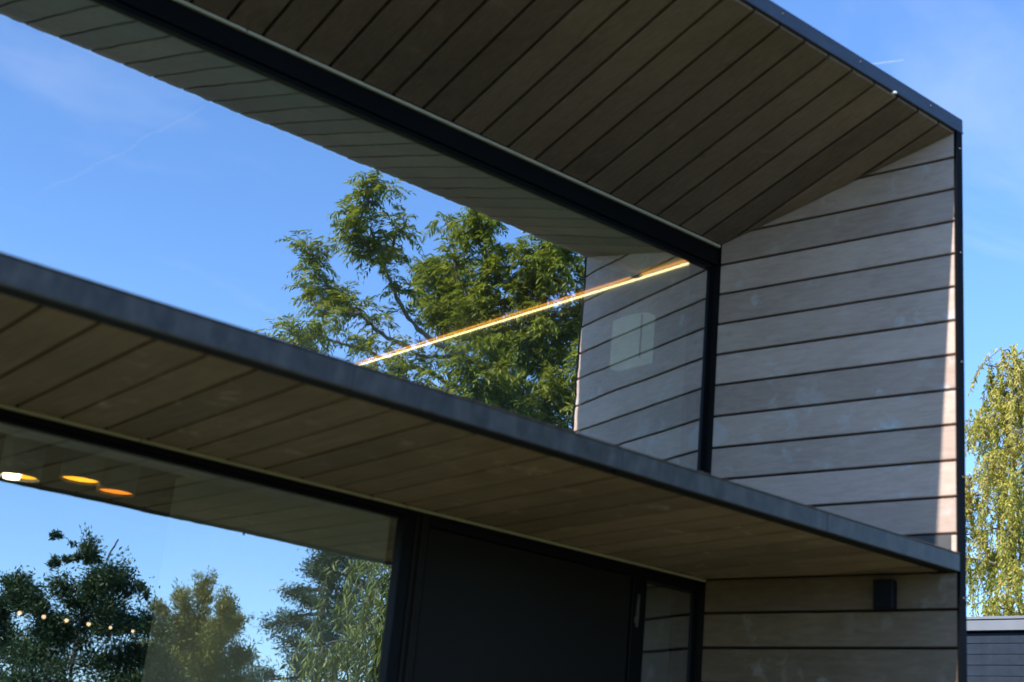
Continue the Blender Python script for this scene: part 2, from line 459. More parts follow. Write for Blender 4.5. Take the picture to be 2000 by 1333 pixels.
# --- side wall that frames the windows on the right
bm = bmesh.new()
o = 0.026
plan = [(xfin(YF + 0.016) + o, YF + 0.016), (4.548, YF + 0.016), (4.72, 4.6), (4.72, 9.0), (4.32, 9.0), (4.32, YW + 0.10), (xfin(YW) + o, YW)]
zt = Z(2.775)
lo = [bm.verts.new((x - 4.6, y - YW, 0)) for x, y in plan]; hi = [bm.verts.new((x - 4.6, y - YW, zt)) for x, y in plan]
bm.faces.new(lo[::-1]); bm.faces.new(hi)
for i in range(len(plan)):
    j = (i + 1) % len(plan); bm.faces.new((lo[i], lo[j], hi[j], hi[i]))
side = link('side_wall', bm_mesh(bm, 'side_wall', 'membrane'), house, (4.6, YW, 0))
e = Vector((SA, -CA, 0)); back = Vector((CA, SA, 0))
L = (YW - (YF + 0.014)) / CA
joint0 = Z(2.3725)
zb = joint0 - 29 * PITCH
while zb < -0.02: zb += PITCH
share = low_share = None
zz = zb
random.seed(4)
while zz + PITCH < Z(2.80):
    if share is None:
        h = PITCH - GAP
        pts = [Vector((0, 0, 0)), e * L, e * L + Vector((0, 0, h)), Vector((0, 0, h))]
        share = slab_mesh('cladding_board', pts, back, 0.022, 0.0025, 'fin_wood')
    j = random.uniform(0.0, 0.0015)
    me = share
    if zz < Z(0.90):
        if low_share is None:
            low_share = share.copy(); low_share.materials.clear(); low_share.materials.append(MAT['fin_wood_low'])
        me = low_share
    link('cladding_board', me, side, (xfin(YW) + j, YW, zz + GAP / 2))
    zz += PITCH

# lead upstand at the foot of the wall, above the canopy
f0, f1 = 0.03, (YW - 3.004) / CA
pts = [e * f0, e * f1, e * f1 + Vector((0, 0, 0.078)), e * f0 + Vector((0, 0, 0.078))]
link('flashing', slab_mesh('flashing', pts, back, 0.0035, 0.0005, 'flashing_lead'), house, (xfin(YW) - 0.004 * CA, YW - 0.004 * SA, Z(1.043)))

# black metal trim on the wall's front edge
trim = boxes('edge_trim', [(xfin(YF) - 0.002, 4.554, YF - 0.001, YF + 0.013, 0.0, Z(2.763)), (4.550, 4.5545, YF + 0.013, YF + 0.07, 0.0, Z(2.763))], 'trim_metal', house, 0.0015)
def screw_mesh():
    bm = bmesh.new(); add_cyl(bm, (0, 0.001, 0), (0, -0.0035, 0), 0.0045, 0.0035, 10)
    return bm_mesh(bm, 'screw', 'screw_steel')
SCREW = screw_mesh()
for k in range(11):
    zz = Z(2.69) - 0.45 * k
    if zz > 0.1: link('screw', SCREW, trim, (4.535, YF - 0.001, zz))

# --- roof
ZR0, ZR1 = Z(2.757), Z(2.465)       # soffit at the front, soffit at the window
def zsof(y): return ZR0 + (ZR1 - ZR0) * (y - YF) / (YW - YF)
SKX0, SKX1, SKY0, SKY1 = -2.5, 4.0, 6.9, 8.6      # rooflight over the upper room, unseen, added to let sun in
bm = bmesh.new()
def xr(y): return 4.550 + (4.722 - 4.550) * min(1, max(0, (y - YF) / (4.6 - YF)))
def roof_prism(sec, xa, xb):
    a = [bm.verts.new((xa, y - YW, z - Z(2.5))) for y, z in sec]; b = [bm.verts.new((xr(y) if xb is None else xb, y - YW, z - Z(2.5))) for y, z in sec]
    bm.faces.new(a); bm.faces.new(b[::-1])
    for i in range(len(sec)):
        j = (i + 1) % len(sec); bm.faces.new((a[i], b[i], b[j], a[j]))
roof_prism([(YF + 0.006, zsof(YF) + 0.026), (YW + 0.08, zsof(YW + 0.08) + 0.026), (YW + 0.08, Z(2.452)), (SKY0, Z(2.452)), (SKY0, Z(2.845)), (YF + 0.006, Z(2.814))], XL, None)
roof_prism([(SKY0, Z(2.452)), (9.0, Z(2.452)), (9.0, Z(2.86)), (SKY0, Z(2.845))], XL, SKX0)
roof_prism([(SKY0, Z(2.452)), (9.0, Z(2.452)), (9.0, Z(2.86)), (SKY0, Z(2.845))], SKX1, None)
roof_prism([(SKY1, Z(2.452)), (9.0, Z(2.452)), (9.0, Z(2.86)), (SKY1, Z(2.85))], SKX0, SKX1)
roof = link('roof', bm_mesh(bm, 'roof', 'membrane'), house, (0, YW, Z(2.5)))
box('fill_rooflight', SKX0 - 0.05, SKX1 + 0.05, SKY0 - 0.05, SKY1 + 0.05, Z(2.862), Z(2.870), 'glass_clear', roof)

def soffit(parent, y0, y1, zf, x_joint, mat, nrm_up):
    th, ch = 0.018, 0.0025
    share = None
    k0 = int((x_joint - XL) / PITCH) - 1
    k1 = int((4.62 - x_joint) / PITCH) + 1
    for k in range(-k0, k1 + 1):
        xa = x_joint + k * PITCH + 0.0065; xb = xa + PITCH - 0.013
        poly = [(xa, y0), (xb, y0), (xb + SKEW * (y1 - y0), y1), (xa + SKEW * (y1 - y0), y1)]
        cl = clip_poly(poly, CA, SA, 5.0 - 0.004)
        if len(cl) < 3: continue
        area = abs(sum(cl[i][0] * cl[(i + 1) % len(cl)][1] - cl[(i + 1) % len(cl)][0] * cl[i][1] for i in range(len(cl)))) / 2
        if area < 0.004: continue
        org = (xa, y0, zf(y0))
        jit = random.uniform(-0.0012, 0.0012)
        if len(cl) == 4 and max(abs(cl[i][0] - poly[i][0]) for i in range(4)) < 1e-6:
            if share is None:
                share = slab_mesh('soffit_board', [(x - xa, y - y0, zf(y) - org[2]) for x, y in poly], nrm_up, th, ch, mat)
            me = share
        else:
            me = slab_mesh('soffit_board', [(x - xa, y - y0, zf(y) - org[2]) for x, y in cl], nrm_up, th, ch, mat)
        link('soffit_board', me, parent, (org[0], org[1], org[2] + jit))
slope = (ZR1 - ZR0) / (YW - YF)
soffit(roof, YF + 0.010, YW - 0.002, zsof, 3.300, 'soffit_wood', (0, -slope, 1))

fas = boxes('roof_fascia', [(XL, 4.558, YF + 0.000, YF + 0.0055, Z(2.772), Z(2.824)), (XL, 4.558, YF - 0.003, YF + 0.0095, Z(2.764), Z(2.7715)), (XL, 4.558, YF + 0.000, YF + 0.12, Z(2.8245), Z(2.828))], 'fascia_metal', house, 0.0012)
for k in range(-14, 3):
    link('screw', SCREW, fas, (3.44 + 0.45 * k, YF, Z(2.803)))
clip = boxes('cable_clip', [(4.092, 4.106, YF - 0.010, YF + 0.010, Z(2.755), Z(2.7635)), (4.096, 4.102, YF - 0.013, YF - 0.0101, Z(2.756), Z(2.762))], 'white_paint', house, 0.002)
clip['label'] = 'small white clip on the lower lip of the roof edge'

# --- canopy
ZC = Z(0.985)
bm = bmesh.new()
y0, y1 = YF + 0.012, YW + 0.03
plan = [(XL, y0), (xfin(y0) - 0.003, y0), (xfin(y1) - 0.003, y1), (XL, y1)]
lo = [bm.verts.new((x, y - YW, 0.022)) for x, y in plan]; hi = [bm.verts.new((x, y - YW, 0.052)) for x, y in plan]
bm.faces.new(lo[::-1]); bm.faces.new(hi)
for i in range(4):
    j = (i + 1) % 4; bm.faces.new((lo[i], lo[j], hi[j], hi[i]))
canopy = link('canopy', bm_mesh(bm, 'canopy', 'membrane'), house, (0, YW, ZC))
soffit(canopy, YF + 0.080, YW - 0.002, lambda y: ZC, 1.065, 'canopy_wood', (0, 0, 1))
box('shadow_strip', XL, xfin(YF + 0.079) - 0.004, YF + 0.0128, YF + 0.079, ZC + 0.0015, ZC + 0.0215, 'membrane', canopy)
joints = [XL, -2.9, -1.0, -0.05, 0.9, 1.85, 2.80, 3.75, xfin(YF) - 0.004]
for i in range(len(joints) - 1):
    x0, x1 = joints[i] + 0.001, joints[i + 1] - 0.001
    jy = random.uniform(-0.0008, 0.0008)
    boxes('fascia_panel', [(x0, x1, YF - 0.002 + jy, YF + 0.012, ZC - 0.002, Z(1.046)), (x0, x1, YF - 0.006 + jy, YF + 0.05, Z(1.0465), Z(1.050))], 'canopy_metal', canopy, 0.0012)
box('drip_hook', 2.784, 2.792, YF + 0.016, YF + 0.022, ZC - 0.013, ZC + 0.001, 'trim_metal', canopy, 0.001)

# --- upper window
ZT = Z(2.372)
win = link('window', None, house, (-1.0, YW, Z(1.06)))
boxes('window_frame', [(-1.0, 4.306, YW + 0.010, YW + 0.075, ZT, Z(2.448)), (4.276, 4.304, YW + 0.032, YW + 0.075, Z(1.06), ZT - 0.0005), (-1.0, 4.2755, YW + 0.006, YW + 0.075, Z(1.06), Z(1.17)), (-1.06, -1.0005, YW + 0.006, YW + 0.075, Z(1.06), Z(2.448)),
      (-1.0, 4.2755, YW + 0.022, YW + 0.05, ZT - 0.020, ZT - 0.0005)], 'frame_metal', win, 0.002)
def pane(x0, x1, z0, z1, y, mat, parent):
    bm = bmesh.new(); add_box(bm, 0, x1 - x0, 0, 0.006, 0, z1 - z0)
    bm.normal_update()
    for f in bm.faces: f.material_index = 0 if f.normal.y < -0.5 else 1
    bmesh.ops.recalc_face_normals(bm, faces=bm.faces[:])
    me = bpy.data.meshes.new('glass_pane'); bm.to_mesh(me); bm.free()
    me.materials.append(MAT[mat]); me.materials.append(MAT['glass_clear'])
    return link('glass_pane', me, parent, (x0, y, z0))
pane(-1.0, 4.276, Z(1.16), ZT - 0.001, YW + 0.040, 'glass_upper', win)
boxes('reveal_lining', [(4.226, 4.300, YW + 0.080, YW + 0.105, Z(1.45), ZT - 0.002)], 'frame_metal', win)
for (x0, x1) in ((XL + 0.1, -0.6), (-0.596, 1.9), (1.904, 4.300)):
    box('bead', x0, x1, YW - 0.006, YW + 0.009, Z(2.449), Z(2.462), 'bead_wood', win, 0.002)

# --- lower window, door, side light
ZH = Z(0.955)
low = link('window', None, house, (-1.0, YW, 0))
boxes('window_frame', [(-1.0, 2.848, YW + 0.008, YW + 0.075, ZH, Z(0.972)), (2.800, 2.846, YW + 0.016, YW + 0.075, 0.0, ZH - 0.0005), (-1.06, -1.0005, YW + 0.008, YW + 0.075, 0, Z(0.972)), (-1.0, 2.799, YW + 0.008, YW + 0.075, 0, 0.09),
      (-1.0, 2.799, YW + 0.024, YW + 0.05, ZH - 0.016, ZH - 0.0005)], 'frame_metal', low, 0.002)
boxes('mullion', [(2.8495, 2.868, YW + 0.012, YW + 0.08, 0, Z(0.972)), (2.8685, 2.899, YW + 0.002, YW + 0.08, 0, Z(0.972))], 'door_panel', low, 0.0025)
pane(-1.0, 2.800, 0.08, ZH - 0.001, YW + 0.040, 'glass_lower', low)
for (x0, x1) in ((XL + 0.1, -0.4), (-0.397, 1.78), (1.783, 2.64), (2.643, 2.79), (2.793, 3.97), (3.974, 4.306)):
    box('bead', x0, x1, YW - 0.010, YW + 0.004, Z(0.9735), Z(0.9835), 'bead_wood', low, 0.002)

boxes('reveal_lining', [(2.795, 2.846, YW + 0.080, YW + 0.0965, 0.021, Z(1.29))], 'frame_metal', low)
door = link('door', None, house, (2.9, YW, 0))
boxes('door_leaf', [(2.9065, 3.905, YW + 0.012, YW + 0.075, 0.02, Z(0.930))], 'door_panel', door, 0.003)
boxes('door_frame', [(2.9, 3.985, YW + 0.006, YW + 0.08, Z(0.9335), Z(0.972)), (3.910, 3.984, YW + 0.004, YW + 0.08, 0.0, Z(0.933))], 'frame_metal', door, 0.0025)
boxes('hinge', [(3.926, 3.938, YW - 0.010, YW + 0.0035, Z(0.735), Z(0.862)), (3.922, 3.944, YW - 0.004, YW + 0.0038, Z(0.75), Z(0.775))], 'canopy_metal', door, 0.002)

sl = link('window', None, house, (3.985, YW, 0))
boxes('window_frame', [(3.9855, 4.304, YW + 0.008, YW + 0.075, Z(0.928), Z(0.972)), (4.276, 4.302, YW + 0.032, YW + 0.075, 0.0, Z(0.9275)), (3.9855, 4.2755, YW + 0.008, YW + 0.075, 0, 0.09)], 'frame_metal', sl, 0.002)
pane(3.985, 4.276, 0.08, Z(0.9275), YW + 0.040, 'glass_lower', sl)
boxes('reveal_lining', [(4.226, 4.300, YW + 0.080, YW + 0.105, 0.0, Z(0.95))], 'frame_metal', sl)

# --- rooms behind the glass
box('spandrel', XL, 4.300, YW + 0.006, YW + 0.10, Z(0.9725), Z(1.0595), 'membrane', house)
box('left_wall', XL, -1.07, YW + 0.012, YW + 0.10, 0, Z(0.972), 'membrane', house)
box('left_wall', XL, -1.07, YW + 0.012, YW + 0.10, Z(1.06), Z(2.45), 'membrane', house)
for (ya, yb, za, zb_) in ((YW + 0.105, 9.0, 0, 0.2), (YW + 0.105, 9.0, Z(1.15), Z(1.55)), (YW + 0.105, 9.0, Z(2.33), Z(2.45)), (YW + 0.105, 4.5, 0.2005, Z(1.1495)), (YW + 0.105, 4.5, Z(1.5505), Z(2.3295)), (8.4, 9.0, 0.2005, Z(1.1495)), (8.4, 9.0, Z(1.5505), Z(2.3295))):
    box('end_wall', XL, XL + 0.2, ya, yb, za, zb_, 'plaster', house)
for (za, zb_) in ((0.2005, Z(1.1495)), (Z(1.5505), Z(2.3295))):  # unseen end-wall windows, added so sun brightens the rooms
    ew = link('window', None, house, (XL + 0.08, 4.5, za))
    boxes('window_frame', [(XL + 0.06, XL + 0.13, 4.501, 4.56, za, zb_), (XL + 0.06, XL + 0.13, 6.42, 6.48, za, zb_), (XL + 0.06, XL + 0.13, 8.34, 8.399, za, zb_)], 'frame_metal', ew)
    box('glass_pane', XL + 0.09, XL + 0.098, 4.561, 8.339, za, zb_, 'glass_clear', ew)
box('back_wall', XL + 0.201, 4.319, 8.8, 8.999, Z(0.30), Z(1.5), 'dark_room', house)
box('back_wall', XL + 0.201, 4.319, 8.8, 8.999, 0, 0.15, 'plaster', house)
box('glass_pane', XL + 0.201, 4.319, 8.86, 8.868, 0.1505, Z(0.2995), 'glass_clear', link('window', None, house, (0, 8.86, 0.15)))  # unseen rear window, added to light the lower room
box('back_wall', XL + 0.201, -3.0, 8.8, 8.999, Z(1.5005), Z(2.45), 'plaster', house)
box('back_wall', -2.999, 4.319, 8.8, 8.999, Z(2.37), Z(2.45), 'plaster', house)
rear = link('window', None, house, (-3.0, 8.85, Z(1.5)))  # unseen rear window, added to brighten the upper room
boxes('window_frame', [(-2.998, -2.93, 8.82, 8.90, Z(1.501), Z(2.369)), (0.6, 0.67, 8.82, 8.90, Z(1.501), Z(2.369)), (4.15, 4.21, 8.82, 8.90, Z(1.501), Z(2.369))], 'frame_metal', rear)
pane(-2.93, 4.15, Z(1.501), Z(2.369), 8.86, 'glass_clear', rear)
box('interior_wall', 4.226, 4.315, YW + 0.106, 8.799, 0.021, Z(2.448), 'grey_wall', house)
box('partition_wall', 2.793, 2.846, YW + 0.097, 5.86, 0.021, Z(1.2935), 'plaster', house, 0.002)
box('ceiling_border', XL + 0.201, 4.225, YW + 0.08, 4.449, Z(2.396), Z(2.4515), 'ceiling_lawn_lit', house)  # front part of the ceiling, carries the painted lawn light
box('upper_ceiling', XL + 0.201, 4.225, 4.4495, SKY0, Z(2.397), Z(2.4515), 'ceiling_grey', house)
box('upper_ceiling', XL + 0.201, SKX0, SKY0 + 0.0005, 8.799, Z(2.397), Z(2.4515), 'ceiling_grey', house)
box('upper_floor', XL + 0.201, 4.225, YW + 0.11, 8.799, Z(1.30), Z(1.40), 'pale_floor', house)
box('lower_ceiling', XL + 0.201, 4.225, YW + 0.11, 8.799, Z(1.294), Z(1.2995), 'dark_room', house)  # dark sheet below the pale floor, puts shade into the ceiling colour
box('ground_floor', XL + 0.201, 4.225, YW + 0.11, 8.799, 0.0, 0.02, 'floor_oak', house)
box('window_pelmet', -1.0, 2.792, YW + 0.078, YW + 0.200, Z(0.948), Z(0.972), 'white_paint', house, 0.002)
boxes('curtain_track', [(-1.0, 4.196, 4.404, 4.445, Z(2.366), Z(2.395))], 'white_paint', house, 0.003)

# ------------------------------------------------------------------ fixtures
led = link('strip_light', None, None, (4.21, YW + 0.12, Z(2.37)))
tag(led, 'glowing warm strip light along the ceiling edge behind the upper window', 'strip light')
boxes('channel', [(4.205, 4.2255, YW + 0.108, 8.7, Z(2.382), Z(2.3955))], 'white_paint', led, 0.001)
boxes('diffuser', [(4.216, 4.2245, YW + 0.108, 8.7, Z(2.3735), Z(2.3815))], 'led_core', led, 0.002)
boxes('glow_lip', [(4.2005, 4.2045, YW + 0.108, 8.7, Z(2.381), Z(2.391))], 'led_edge', led, 0.001)

bx_ = link('wall_box', None, None, (4.22, 4.47, Z(1.97)))
tag(bx_, 'white rounded box with an added faint glow on the interior wall behind the upper window', 'wall lamp')
bm = bmesh.new()
prof = [(0.0, -0.115), (-0.045, -0.115), (-0.062, -0.10), (-0.072, -0.03), (-0.072, 0.04), (-0.062, 0.095), (-0.045, 0.105), (0.0, 0.105)]
a = [bm.verts.new((x, y, 0)) for x, y in prof]; b = [bm.verts.new((x * 0.97, y, 0.225)) for x, y in prof]
bm.faces.new(a); bm.faces.new(b[::-1])
for i in range(len(prof)):
    j = (i + 1) % len(prof); bm.faces.new((a[i], a[j], b[j], b[i]))
link('box_shell', bm_mesh(bm, 'shell', 'box_glow'), bx_, (4.225, 4.445, Z(1.950)))
boxes('front_strip', [(4.158, 4.1655, 4.345, 4.350, Z(1.962), Z(2.165))], 'frame_metal', bx_, 0.0005)

# black wall light under the canopy
wlamp = link('wall_light', None, None, (4.46, 3.24, Z(0.84)))
tag(wlamp, 'small black box light on the timber wall just under the canopy', 'wall light')
def on_fin(y, off, z):
    return Vector((xfin(y) - CA * off, y - SA * off, z))
def fin_box(name, ya, yb, o0, o1, z0, z1, mat, parent, bevel):
    base = on_fin(ya, 0, z0)
    bm = bmesh.new()
    ln = (ya - yb) / CA
    add_box(bm, 0, ln, o0, o1, 0, z1 - z0, bevel)
    M = Matrix(((e.x, -back.x, 0), (e.y, -back.y, 0), (0, 0, 1)))
    for v in bm.verts: v.co = M @ v.co
    return link(name, bm_mesh(bm, name, mat), parent, base)
fin_box('housing', 3.283, 3.205, 0.008, 0.048, Z(0.846), Z(0.956), 'black_plastic', wlamp, 0.004)
fin_box('back_plate', 3.276, 3.212, 0.0005, 0.0075, Z(0.852), Z(0.952), 'trim_metal', wlamp, 0.001)

# three drum lamps on the ground floor ceiling
def drum(x, y, zbot, r, matd, label):
    root = link('drum_lamp', None, None, (x, y, zbot))
    tag(root, label, 'ceiling lamp', 'drum lamps behind the lower window')
    bm = bmesh.new(); S = 40; th = 0.003
    top = Z(1.2935) - zbot
    ro, ri = [], []
    for zq, rq in ((0, r), (top, r), (top, r - th), (0, r - th)):
        ro.append([bm.verts.new((rq * math.cos(2 * math.pi * i / S), rq * math.sin(2 * math.pi * i / S), zq)) for i in range(S)])
    for q in range(4):
        for i in range(S):
            j = (i + 1) % S; bm.faces.new((ro[q][i], ro[q][j], ro[(q + 1) % 4][j], ro[(q + 1) % 4][i]))
    link('drum', bm_mesh(bm, 'drum', 'drum_grey', True), root, (x, y, zbot))
    bm = bmesh.new(); add_cyl(bm, (0, 0, 0), (0, 0, 0.004), r - th - 0.001, r - th - 0.001, 40)
    link('diffuser', bm_mesh(bm, 'diffuser', matd), root, (x, y, zbot + 0.012))
    return root
d1 = drum(1.93, 5.4, Z(1.055), 0.078, 'lamp_gold', 'leftmost drum lamp with a bright white bulb, at the picture edge')
bm = bmesh.new(); add_cyl(bm, (0, 0, 0), (0, 0, -0.02), 0.036, 0.030, 20)
link('bulb', bm_mesh(bm, 'bulb', 'lamp_white', True), d1, (1.90, 5.4, Z(1.055) + 0.011))
drum(2.172, 5.4, Z(1.095), 0.080, 'lamp_gold', 'middle drum lamp glowing golden yellow behind the lower window')
drum(2.325, 5.4, Z(1.078), 0.077, 'lamp_amber', 'rightmost drum lamp glowing deep orange behind the lower window')

# a row of six small round lamps deeper in the room
names = ['first and leftmost', 'second from the left', 'third from the left', 'fourth from the left', 'fifth from the left', 'sixth and rightmost']
for i, x in enumerate((2.45, 2.565, 2.675, 2.785, 2.895, 3.01)):
    root = link('small_lamp', None, None, (x, 6.5, Z(0.668)))
    tag(root, names[i] + ' of six small round lamps in a row, lower window', 'small lamp', 'row of small round lamps in the lower window')
    bm = bmesh.new(); bmesh.ops.create_uvsphere(bm, u_segments=16, v_segments=10, radius=0.0095 if i < 4 else 0.0075)
    link('bulb', bm_mesh(bm, 'bulb', 'bulb_glow', True), root, (x, 6.5, Z(0.668)))
    bm = bmesh.new(); add_cyl(bm, (0, 0, 0.007), (0, 0, 0.03), 0.006, 0.006, 10); add_cyl(bm, (0, 0, 0.03), (0, 0, Z(1.2935) - Z(0.668)), 0.0005, 0.0005, 5)
    link('socket', bm_mesh(bm, 'socket', 'frame_metal'), root, (x, 6.5, Z(0.668)))

# ------------------------------------------------------------------ the shed
shed = link('shed', None, None, (9.9, 6.2, 0))
tag(shed, 'dark board clad outbuilding with pale grey roof edge below the drooping tree', 'outbuilding')
SX = 9.84
ux, uy = 0.1414, -0.98995            # along the wall face, towards the viewer's right
nx, ny = 0.98995, 0.1414             # into the shed
def shed_pt(u, d, z): return Vector((SX + ux * u + nx * d, 6.2 + uy * u + ny * d, z))
def shed_box(name, u0, u1, d0, d1, z0, z1, mat, bevel=0.003):
    bm = bmesh.new(); add_box(bm, 0, u1 - u0, d0, d1, 0, z1 - z0, bevel)
    M = Matrix(((ux, nx, 0), (uy, ny, 0), (0, 0, 1)))
    for v in bm.verts: v.co = M @ v.co
    return link(name, bm_mesh(bm, name, mat), shed, shed_pt(u0, 0, z0))
shed_box('wall', -4.0, 4.0, 0.03, 3.5, 0, Z(1.66), 'membrane')
shed_box('roof', -4.06, 4.06, -0.04, 3.55, Z(1.752), Z(1.775), 'shed_fascia')
shed_box('roof_fascia', -4.05, 4.05, -0.03, 3.52, Z(1.668), Z(1.7515), 'shed_fascia')
course = 0.082
bm = bmesh.new()
add_box(bm, 0, 8.0, 0.0, 0.014, 0, course - 0.0035, 0.0015)
M = Matrix(((ux, nx, 0), (uy, ny, 0), (0, 0, 1)))
for v in bm.verts: v.co = M @ v.co
sm = bm_mesh(bm, 'cladding_board', 'shed_slate')
random.seed(9)
for r_ in range(39):
    zc = Z(1.660) - course * (r_ + 1)
    if zc > 0: link('cladding_board', sm, shed, shed_pt(-4.0, 0.012 + random.uniform(-0.002, 0.002), zc))

# ------------------------------------------------------------------ trees
class Leaves:
    def __init__(s): s.P = []; s.D = []; s.S = []; s.N = []; s.R = []
    def add(s, P, D, N, L, W, R):
        D = D / (np.linalg.norm(D, axis=1, keepdims=True) + 1e-9)
        side = np.cross(D, N); side /= (np.linalg.norm(side, axis=1, keepdims=True) + 1e-9)
        nn = np.cross(side, D)
        s.P.append(P); s.D.append(D * L[:, None]); s.S.append(side * W[:, None]); s.N.append(nn * (W * 0.35)[:, None]); s.R.append(R)
    def mesh(s, name, mat, origin):
        P = np.concatenate(s.P) - np.array(origin); D = np.concatenate(s.D); S = np.concatenate(s.S); N = np.concatenate(s.N); R = np.concatenate(s.R)
        n = len(P)
        V = np.empty((n, 4, 3), np.float32)
        V[:, 0] = P; V[:, 1] = P + D * 0.45 + S * 0.5 + N; V[:, 2] = P + D - N * 0.6; V[:, 3] = P + D * 0.45 - S * 0.5 + N
        i = np.arange(n) * 4
        F = np.stack([i, i + 1, i + 2, i, i + 2, i + 3], 1).reshape(-1).astype(np.int32)
        me = bpy.data.meshes.new(name)
        me.vertices.add(n * 4); me.vertices.foreach_set('co', V.reshape(-1))
        me.loops.add(n * 6); me.loops.foreach_set('vertex_index', F)
        me.polygons.add(n * 2); me.polygons.foreach_set('loop_start', np.arange(0, n * 6, 3, dtype=np.int32))
        at = me.attributes.new('rnd', 'FLOAT', 'POINT'); at.data.foreach_set('value', np.repeat(R, 4).astype(np.float32))
        me.materials.append(MAT[mat]); me.update(calc_edges=True)
        return me

def tubes_mesh(name, paths, mat, origin, seg=7):
    vs, fs = [], []
    for pts, rad in paths:
        pts = [np.array(p, float) for p in pts]
        base = len(vs)
        for i, p in enumerate(pts):
            d = pts[min(i + 1, len(pts) - 1)] - pts[max(i - 1, 0)]; d /= np.linalg.norm(d) + 1e-9
            u = np.cross(d, (0.31, 0.9, 0.2)); u /= np.linalg.norm(u) + 1e-9; v = np.cross(d, u)
            for k in range(seg):
                a_ = 2 * math.pi * k / seg
                vs.append(tuple(p + rad[i] * (math.cos(a_) * u + math.sin(a_) * v) - np.array(origin)))
        for i in range(len(pts) - 1):
            for k in range(seg):
                k2 = (k + 1) % seg
                fs.append((base + i * seg + k, base + i * seg + k2, base + (i + 1) * seg + k2, base + (i + 1) * seg + k))
    me = bpy.data.meshes.new(name); me.from_pydata(vs, [], fs); me.materials.append(MAT[mat])
    me.polygons.foreach_set('use_smooth', [True] * len(me.polygons)); me.update()
    return me

def smooth_path(pts, sub=3, jit=0.0, rng=None):
    pts = [np.array(p, float) for p in pts]
    res = []
    for i in range(len(pts) - 1):
        p0 = pts[max(i - 1, 0)]; p1 = pts[i]; p2 = pts[i + 1]; p3 = pts[min(i + 2, len(pts) - 1)]
        for k in range(sub):
            t = k / sub
            q = 0.5 * ((2 * p1) + (-p0 + p2) * t + (2 * p0 - 5 * p1 + 4 * p2 - p3) * t * t + (-p0 + 3 * p1 - 3 * p2 + p3) * t ** 3)
            if jit and rng is not None: q = q + rng.normal(0, jit, 3)
            res.append(q)
    res.append(pts[-1])
    return res

def unit(rng, n):
    v = rng.normal(0, 1, (n, 3)); return v / np.linalg.norm(v, axis=1, keepdims=True)

def finish_tree(name, label, group, origin, wood_paths, wood_mat, lv, leaf, cat='tree'):
    root = link(name, None, None, origin)
    tag(root, label, cat, group)
    link('trunk', tubes_mesh('trunk', wood_paths, wood_mat, origin), root, origin)
    tag(link('crown', lv.mesh('crown', leaf, origin), root, origin), kind='stuff')
    return root

# --- compound-leaved tree mirrored in the upper window
def compound(lv, rng, P, D, length, nlf, ll, lw, tint):
    """feathery leaves: a drooping stalk carrying pairs of leaflets"""
    n = len(P)
    for q in range(nlf):
        t = (q + 0.7) / nlf
        pos = P + D * (length * t)[:, None] + np.array([0, 0, -1.0]) * (length * 0.45 * t * t)[:, None]
        tan = D + np.array([0, 0, -0.9]) * t; tan /= np.linalg.norm(tan, axis=1, keepdims=True)
        up = np.tile(np.array([0, 0, 1.0]), (n, 1)) + rng.normal(0, 0.25, (n, 3))
        side = np.cross(tan, up); side /= np.linalg.norm(side, axis=1, keepdims=True)
        for sgn in ((-1, 1) if q < nlf - 1 else (0,)):
            dd = tan * 0.75 + side * sgn * 0.9 + np.array([0, 0, -0.30]) + rng.normal(0, 0.12, (n, 3))
            Ls = ll * rng.uniform(0.75, 1.15, n) * (1.0 - 0.35 * abs(t - 0.45))
            lv.add(pos, dd, up, Ls, Ls * lw, np.clip(tint + rng.normal(0, 0.14, n), 0, 1))

